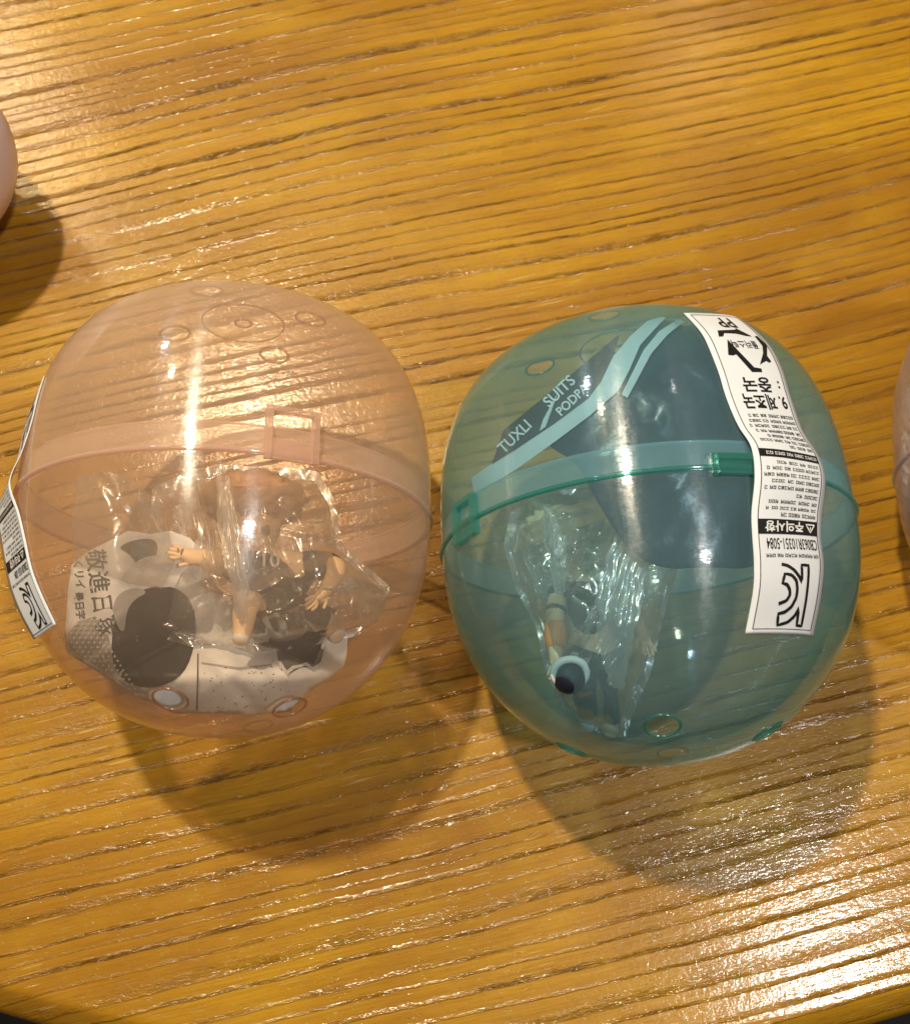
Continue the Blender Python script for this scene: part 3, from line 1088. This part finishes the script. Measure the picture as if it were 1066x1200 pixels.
# ------------------------------------------------------------------ pale pink egg-shaped case at the left edge
V, F = [], []
nA, nB = 72, 40
for j in range(nB + 1):
    th = -math.pi / 2 + math.pi * j / nB
    for i in range(nA):
        ph = 2 * math.pi * i / nA
        c_, s_ = math.cos(th), math.sin(th)
        V.append((3.3 * c_ * math.cos(ph), 2.45 * c_ * math.sin(ph), max(-2.78, 2.85 * s_) + 2.78))
for j in range(nB):
    for i in range(nA):
        k = (i + 1) % nA
        F.append((j * nA + i, j * nA + k, (j + 1) * nA + k, (j + 1) * nA + i))
egg = build('round_case', V, F, M_PINK, None, (-12.97, 14.35, 0.0))
tag(egg, 'pale pink smooth rounded case cut off by the left edge of the photo', 'case')


# ------------------------------------------------------------------ toy figures
def skin_body(name, joints, edges, mat, root, sub=2):
    """One continuous surface grown round a skeleton; joints: name -> ((x,y,z) cm, radius cm)."""
    names = list(joints)
    me = bpy.data.meshes.new(name)
    o0 = np.array(root.location) / S
    me.from_pydata([tuple((np.asarray(joints[n][0]) - o0) * S) for n in names], [(names.index(a), names.index(b)) for a, b in edges], [])
    ob = bpy.data.objects.new(name, me)
    COL.objects.link(ob)
    sk = ob.modifiers.new('skin', 'SKIN'); sk.use_smooth_shade = True; sk.branch_smoothing = 0.4
    me.skin_vertices[0].data[0].use_root = True
    for i, n in enumerate(names):
        r = joints[n][1] * S
        me.skin_vertices[0].data[i].radius = (r, r)
    sb = ob.modifiers.new('sub', 'SUBSURF'); sb.levels = sub; sb.render_levels = sub
    dg = bpy.context.evaluated_depsgraph_get()
    m2 = bpy.data.meshes.new_from_object(ob.evaluated_get(dg))
    bpy.data.objects.remove(ob)
    m2.name = name
    m2.materials.clear(); m2.materials.append(mat)
    m2.polygons.foreach_set('use_smooth', [True] * len(m2.polygons))
    o2 = bpy.data.objects.new(name, m2)
    COL.objects.link(o2)
    o2.parent = root
    return o2


def hand(J, E, wrist, tip_dir, side, r=0.05):
    """Palm and five fingers added to a skeleton."""
    w = np.asarray(J[wrist][0]); d = np.asarray(tip_dir, float); d /= np.linalg.norm(d)
    s = np.asarray(side, float); s -= d * (s @ d); s /= np.linalg.norm(s)
    n = np.cross(d, s)
    palm = wrist + '_palm'
    J[palm] = (w + d * 0.16, r * 1.9); E.append((wrist, palm))
    for k, (off, ln) in enumerate(((-.10, .20), (-.035, .25), (.03, .24), (.09, .19))):
        a, b = f'{palm}_f{k}', f'{palm}_g{k}'
        base = w + d * 0.24 + s * off
        J[a] = (base + d * ln * .45, r * .62); J[b] = (base + d * ln + n * .05, r * .5)
        E += [(palm, a), (a, b)]
    a, b = palm + '_t', palm + '_u'
    J[a] = (w + d * .14 - s * .14, r * .65); J[b] = (w + d * .27 - s * .21, r * .52)
    E += [(palm, a), (a, b)]


def blob(c, rx, ry, rz, seed, rough=0.15, fr=None, tuft=5.0):
    V, F = [], []
    A, B = 40, 24
    for j in range(B + 1):
        th = -math.pi / 2 + math.pi * j / B
        for i in range(A):
            ph = 2 * math.pi * i / A
            d = Vector((math.cos(th) * math.cos(ph), math.cos(th) * math.sin(ph), math.sin(th)))
            k = 1 + rough * (1 - 2 * abs(noise.noise(d * tuft * .5 + Vector((seed, 0, 0)))))
            V.append(np.asarray(c) + np.array([d.x * rx, d.y * ry, d.z * rz]) * k)
    for j in range(B):
        for i in range(A):
            k = (i + 1) % A
            F.append((j * A + i, j * A + k, (j + 1) * A + k, (j + 1) * A + i))
    return V, F


P = lambda x, y, z: at(x, y, z)
# left figure: head up the picture, arms out to both sides, one knee raised
figL = empty('toy_figure', P(310, 690, 4.6))
tag(figL, 'small figure with brown hair in a dark number 10 jersey, one bare hand held out', 'figurine')
J = {'pelvis': (P(335, 730, 4.6), .46), 'waist': (P(326, 706, 4.8), .42), 'chest': (P(318, 678, 5.0), .52), 'neck': (P(308, 648, 5.0), .2), 'head': (P(300, 616, 4.9), .56), 'crown': (P(296, 585, 4.8), .5),
     'sl': (P(276, 663, 5.3), .25), 'el': (P(254, 658, 5.9), .20), 'wl': (P(232, 653, 6.2), .155),
     'sr': (P(362, 662, 5.2), .25), 'er': (P(398, 664, 5.6), .20), 'wr': (P(384, 690, 5.9), .14),
     'hl': (P(312, 728, 5.2), .32), 'kl': (P(288, 700, 6.1), .26), 'al': (P(284, 742, 5.9), .16), 'fl': (P(280, 756, 6.0), .15),
     'hr': (P(358, 735, 5.0), .32), 'kr': (P(380, 724, 5.4), .24), 'ar': (P(392, 742, 5.0), .14), 'fr': (P(398, 748, 5.1), .13)}
E_ = [('pelvis', 'waist'), ('waist', 'chest'), ('chest', 'neck'), ('neck', 'head'), ('head', 'crown'), ('chest', 'sl'), ('sl', 'el'), ('el', 'wl'), ('chest', 'sr'), ('sr', 'er'), ('er', 'wr'),
      ('pelvis', 'hl'), ('hl', 'kl'), ('kl', 'al'), ('al', 'fl'), ('pelvis', 'hr'), ('hr', 'kr'), ('kr', 'ar'), ('ar', 'fr')]
hand(J, E_, 'wl', P(207, 647, 6.3) - P(232, 653, 6.2), (0, 1, 0.2), 0.065)
hand(J, E_, 'wr', P(366, 706, 6.0) - P(384, 690, 5.9), (0, 1, 0.2), 0.055)
skin_body('body', J, E_, M_SKIN, figL)
g = lambda n, k=1.12: (J[n][0], J[n][1] * k)
jer = {'p': g('pelvis', 1.10), 'w': g('waist', 1.25), 'c': g('chest', 1.18), 'l': g('sl', 1.3), 'r': g('sr', 1.3)}
jer['r3'] = (J['er'][0], .24); jer['l2'] = (J['sl'][0] * .6 + J['el'][0] * .4, .30); jer['r2'] = (J['sr'][0] * .55 + J['er'][0] * .45, .28)
skin_body('jersey', jer, [('p', 'w'), ('w', 'c'), ('c', 'l'), ('l', 'l2'), ('c', 'r'), ('r', 'r2'), ('r2', 'r3')], M_NAVY, figL)
sho = {'p': g('pelvis', 1.12), 'l': g('hl', 1.2), 'r': g('hr', 1.2)}
sho['l2'] = (J['hl'][0] * .4 + J['kl'][0] * .6, .36); sho['r2'] = (J['hr'][0] * .4 + J['kr'][0] * .6, .34)
skin_body('shorts', sho, [('p', 'l'), ('l', 'l2'), ('p', 'r'), ('r', 'r2')], M_NAVY, figL)
lg = {'a': (J['hl'][0], .33), 'b': (J['kl'][0] * .92 + J['hl'][0] * .08, .28), 'c': (J['hr'][0], .33), 'd': (J['kr'][0], .27), 'e': (J['ar'][0] * .7 + J['kr'][0] * .3, .16)}
skin_body('leggings', lg, [('a', 'b'), ('a', 'c'), ('c', 'd'), ('d', 'e')], M_NAVY, figL)
kp = {'a': (J['kl'][0] * .85 + J['hl'][0] * .15, .29), 'b': (J['kl'][0] * .8 + J['al'][0] * .2, .27)}
skin_body('knee_pad', kp, [('a', 'b')], M_WHITE, figL)
for a_ in ('l', 'r'):
    sd = {'a': (J['a' + a_][0], .18), 'b': (J['f' + a_][0], .17)}
    skin_body('shoe', sd, [('a', 'b')], M_WHITE, figL)
hb_ = P(298, 586, 4.85)
V, F = blob(hb_, .74, .42, .60, 2.0, 0.34, tuft=10)
build('hair', rel(V, figL), F, M_HAIR, figL)
# number on the chest
for ex in (289, 312):
    V, F = blob(P(ex, 622, 5.42), .07, .10, .05, 1.0, 0.0)
    build('eye', rel(V, figL), F, M_CHAR, figL)
VV, FF = [], []
v, f = text_mesh('10', 22, 'LEFT', 0.3)
for p, q in v:
    VV.append(P(303 + p * 1.15, 664 - q, 5.72))
build('jersey_number', rel(VV, figL), f, M_WHITEINK, figL, smooth=False)

# right figure: pale hair, navy clothes, orange sleeve, white shoes
figR = empty('toy_figure', P(690, 740, 4.6))
tag(figR, 'small figure with pale hair, navy clothes, an orange sleeve and white shoes', 'figurine')
J = {'pelvis': (P(694, 752, 4.6), .40), 'waist': (P(686, 728, 4.7), .37), 'chest': (P(676, 696, 4.8), .44), 'neck': (P(668, 668, 4.8), .16), 'head': (P(658, 640, 4.9), .48), 'crown': (P(650, 612, 4.9), .42),
     'sl': (P(655, 690, 5.1), .20), 'el': (P(648, 738, 5.4), .17), 'wl': (P(652, 772, 5.5), .12),
     'sr': (P(704, 692, 4.7), .20), 'er': (P(735, 710, 5.0), .16), 'wr': (P(752, 738, 5.2), .12),
     'hl': (P(683, 770, 4.7), .26), 'kl': (P(684, 812, 4.9), .19), 'al': (P(690, 842, 4.4), .14), 'fl': (P(684, 856, 4.5), .13),
     'hr': (P(712, 772, 4.6), .26), 'kr': (P(722, 815, 4.9), .19), 'ar': (P(716, 848, 4.4), .14), 'fr': (P(712, 864, 4.5), .13)}
E_ = [('pelvis', 'waist'), ('waist', 'chest'), ('chest', 'neck'), ('neck', 'head'), ('head', 'crown'), ('chest', 'sl'), ('sl', 'el'), ('el', 'wl'), ('chest', 'sr'), ('sr', 'er'), ('er', 'wr'),
      ('pelvis', 'hl'), ('hl', 'kl'), ('kl', 'al'), ('al', 'fl'), ('pelvis', 'hr'), ('hr', 'kr'), ('kr', 'ar'), ('ar', 'fr')]
hand(J, E_, 'wl', P(658, 796, 5.6) - P(652, 772, 5.5), (1, 0, 0.1))
hand(J, E_, 'wr', P(760, 760, 5.2) - P(752, 738, 5.2), (1, 0, 0.1))
skin_body('body', J, E_, M_SKIN, figR)
jer = {'p': g('pelvis', 1.10), 'w': g('waist', 1.25), 'c': g('chest', 1.18), 'l': g('sl', 1.25), 'r': g('sr', 1.25), 'r2': (J['er'][0], .21)}
jer['l2'] = (J['sl'][0] * .6 + J['el'][0] * .4, .23)
skin_body('jersey', jer, [('p', 'w'), ('w', 'c'), ('c', 'l'), ('l', 'l2'), ('c', 'r'), ('r', 'r2')], M_NAVY, figR)
sl = {'a': (J['sl'][0] * .28 + J['el'][0] * .72, .225), 'b': (J['el'][0] * .2 + J['wl'][0] * .8, .19)}
skin_body('sleeve', sl, [('a', 'b')], M_ORANGE, figR)
ls = {'a': (J['sl'][0] * .6 + J['el'][0] * .4, .225), 'b': (J['sl'][0] * .3 + J['el'][0] * .7, .215)}
skin_body('long_sleeve', ls, [('a', 'b')], M_NAVY, figR)
ls = {'a': (J['er'][0], .2), 'b': (J['er'][0] * .3 + J['wr'][0] * .7, .165)}
skin_body('long_sleeve', ls, [('a', 'b')], M_NAVY, figR)
tr_ = {'p': g('pelvis', 1.12), 'l': g('hl', 1.15), 'r': g('hr', 1.15), 'l2': (J['kl'][0], .22), 'r2': (J['kr'][0], .22), 'l3': (J['al'][0], .175), 'r3': (J['ar'][0], .175)}
skin_body('trousers', tr_, [('p', 'l'), ('l', 'l2'), ('l2', 'l3'), ('p', 'r'), ('r', 'r2'), ('r2', 'r3')], M_NAVY, figR)
for a_ in ('l', 'r'):
    sd = {'a': (J['a' + a_][0], .20), 'b': (J['f' + a_][0], .19)}
    skin_body('shoe', sd, [('a', 'b')], M_WHITE, figR)
V, F = blob(P(648, 614, 4.8), .52, .50, .50, 5.0, 0.25, tuft=7)
build('hair', rel(V, figR), F, M_PALEHAIR, figR)
for ex in (648, 668):
    V, F = blob(P(ex, 645, 5.35), .06, .09, .05, 1.0, 0.0)
    build('eye', rel(V, figR), F, M_CHAR, figR)
# ball with a white ring in its hand
bc = P(667, 794, 5.75)
ball = empty('toy_ball', bc)
tag(ball, 'tiny dark ball with a white band beside the orange sleeve', 'ball')
V, F = blob(bc, .27, .27, .27, 1.0, 0.0)
build('ball_core', rel(V, ball), F, M_NAVY, ball)
ringp = [bc + np.array([.265 * math.cos(t), .265 * math.sin(t) * .75 + .06, .10 + .12 * math.sin(t)]) for t in np.linspace(0, 2 * math.pi, 40, endpoint=False)]
V, F = tube(ringp, .065, 8, True)
build('ball_band', rel(V, ball), F, M_WHITE, ball)


# ------------------------------------------------------------------ clear bags
def bag(fr, outline, zf, seed, label, dirn, thick=0.9, kmax=0.90, amp=0.10, extra=()):
    """Two crumpled films sealed along an outline; zf(x,y) is the height of the middle."""
    cx = np.mean([p[0] for p in outline]); cyy = np.mean([p[1] for p in outline])
    n = 190
    per = []
    seglen = [math.dist(outline[i - 1], outline[i]) for i in range(len(outline))]
    tot = sum(seglen)
    for k in range(n):
        d = tot * k / n
        for i in range(len(outline)):
            if d <= seglen[i]:
                a, b = outline[i - 1], outline[i]
                t = d / max(seglen[i], 1e-6)
                per.append((a[0] + (b[0] - a[0]) * t, a[1] + (b[1] - a[1]) * t)); break
            d -= seglen[i]
    root_c = at(cx, cyy, zf(cx, cyy))
    root = empty('clear_bag', root_c)
    tag(root, label, 'bag', 'crinkled clear bags inside the capsules')
    NR = 60
    xs0, xs1 = min(p[0] for p in outline), max(p[0] for p in outline)
    ys0, ys1 = min(p[1] for p in outline), max(p[1] for p in outline)
    for side, nm in ((1, 'front_film'), (-1, 'back_film')):
        rg = random.Random(seed * 10 + side)
        per_ = np.array(per)
        q = np.linspace(0, 1, NR + 1)
        X = cx + (per_[None, :, 0] - cx) * q[:, None]
        Y = cyy + (per_[None, :, 1] - cyy) * q[:, None]
        H = np.zeros_like(X)
        for _ in range(70):                      # straight folds, most of them along the bag
            fx, fy = rg.uniform(xs0, xs1), rg.uniform(ys0, ys1)
            an = dirn + rg.gauss(0, 0.35) if rg.random() < .72 else rg.uniform(0, math.pi)
            wd = rg.uniform(4, 16); ln = rg.uniform(25, 85)
            am = rg.choice((1, 1, -.8)) * rg.uniform(.25, 1.0) * wd / 12
            al = (X - fx) * math.cos(an) + (Y - fy) * math.sin(an)
            ac = -(X - fx) * math.sin(an) + (Y - fy) * math.cos(an)
            bow = ac + 0.0016 * rg.uniform(-1, 1) * al ** 2
            H += am * np.maximum(0, 1 - np.abs(bow) / wd) * np.clip(1.5 - np.abs(al) / ln * 1.5, 0, 1)
        for fx, fy, an, ln, wd, am in (extra if side > 0 else ()):
            al = (X - fx) * math.cos(an) + (Y - fy) * math.sin(an)
            ac = -(X - fx) * math.sin(an) + (Y - fy) * math.cos(an) + 1.5 * np.sin(al * .11)
            H += am * np.maximum(0, 1 - np.abs(ac) / wd) * np.clip(1.5 - np.abs(al) / ln * 1.5, 0, 1)
        V, F = [], []
        for j in range(NR + 1):
            prof_ = math.sqrt(max(0, 1 - min(1, q[j] / .9) ** 2.2))
            for k in range(n):
                x, y = float(X[j, k]), float(Y[j, k])
                z = zf(x, y) + side * (thick * prof_ + 0.02) + amp * (2.2 * H[j, k] + 0.5 * nz(x, y, 0.03, seed))
                V.append(fr.inside(at(x, y, z), kmax - 0.02 * max(0.0, -H[j, k]) + 0.012 * nz(x, y, 0.045, 2)))
        for j in range(NR):
            for k in range(n):
                l = (k + 1) % n
                F.append((j * n + k, j * n + l, (j + 1) * n + l, (j + 1) * n + k))
        build(nm, rel(V, root), F, M_FILM, root)
    return root


bag(FL, [(178, 572), (222, 552), (262, 545), (322, 548), (372, 552), (392, 585), (402, 640), (425, 660), (466, 695), (468, 712), (458, 738), (430, 742), (392, 752), (330, 762), (262, 768), (232, 760), (168, 742), (150, 700), (176, 650)],
    lambda x, y: 4.9 - 0.3 * sm(x, 380, 470), 3.0, 'crinkled clear bag round the figure in the peach capsule', math.radians(80), 1.25, 0.92, 0.11,
    [(274, 645, math.radians(84), 110, 7, 1.4), (292, 640, math.radians(96), 95, 6, 1.1), (240, 610, math.radians(78), 60, 6, 1.0), (190, 735, math.radians(32), 60, 8, 1.2), (420, 700, math.radians(25), 60, 9, 1.2), (430, 712, math.radians(60), 30, 6, 1.0), (360, 700, math.radians(155), 70, 7, .9)])
bagL = bpy.data.objects['clear_bag']
V, F = sheet([(90, 560), (108, 553), (150, 556), (186, 590), (198, 622), (205, 660), (190, 690), (150, 684), (110, 668), (86, 664), (84, 620)], 4.5, placer(FL, kL, 0.012))
build('bag_flap', rel(V, bagL), F, M_FILM, bagL)

bag(FR, [(598, 600), (650, 575), (720, 568), (785, 604), (796, 660), (778, 720), (762, 790), (740, 840), (730, 880), (694, 874), (662, 838), (640, 790), (628, 735), (604, 690), (590, 640)],
    lambda x, y: 4.9 - 0.5 * sm(y, 760, 880), 8.0, 'crinkled clear bag round the figure in the teal capsule', math.radians(112), 1.15, 0.92, 0.11,
    [(735, 690, math.radians(112), 110, 8, 1.5), (715, 700, math.radians(108), 100, 6, 1.2), (755, 720, math.radians(115), 90, 7, 1.2), (700, 720, math.radians(118), 90, 6, 1.1), (728, 655, math.radians(10), 30, 12, 1.4), (620, 670, math.radians(75), 60, 6, 1.1), (648, 640, math.radians(70), 60, 5, 1.1), (780, 690, math.radians(110), 60, 7, 1.0)])


def seal_fin(root, fr, line, width, z0, kmax, seed):
    """Doubled film where a bag is welded shut: a narrow pleated strip standing on the front film."""
    n = 110
    seg = [math.dist(line[i - 1], line[i]) for i in range(1, len(line))]
    cum = np.concatenate([[0], np.cumsum(seg)])
    V, F = [], []
    m = 22
    for i in range(n + 1):
        d = cum[-1] * i / n
        x = np.interp(d, cum, [p[0] for p in line]); y = np.interp(d, cum, [p[1] for p in line])
        wv = np.interp(d / cum[-1], np.linspace(0, 1, len(width)), width)
        for j in range(m + 1):
            q = j / m - .5
            px = x + q * wv * (1 + .25 * nz(i * .12, seed, 1)) + 2.5 * nz(i * .07, seed + 3, 1)
            py = y + q * wv * .22
            pleat = 0.17 * (1 - 2.2 * abs(nz(q * 5.0 + seed, i * .016, 1, 1.0))) + 0.06 * (1 - 2 * abs(nz(q * 1.5 + i * .03, i * .05, 1, seed)))
            V.append(fr.inside(at(px, py, z0 + pleat), kmax))
    for i in range(n):
        for j in range(m):
            a = i * (m + 1) + j
            F.append((a, a + 1, a + m + 2, a + m + 1))
    build('seal_fin', rel(V, root), F, M_SEAL, root)


bagR = bpy.data.objects['clear_bag.001']
seal_fin(bagR, FR, [(742, 628), (728, 690), (716, 760), (712, 820), (708, 880)], [46, 52, 46, 34, 26], 6.55, 0.935, 2.0)
seal_fin(bagR, FR, [(640, 590), (652, 640), (650, 700)], [16, 26, 12], 6.5, 0.935, 5.0)
seal_fin(bagL, FL, [(262, 556), (268, 620), (280, 680), (286, 748)], [18, 26, 22, 18], 6.75, 0.935, 3.0)
seal_fin(bagL, FL, [(398, 700), (430, 712), (464, 708)], [26, 40, 30], 6.2, 0.935, 7.0)
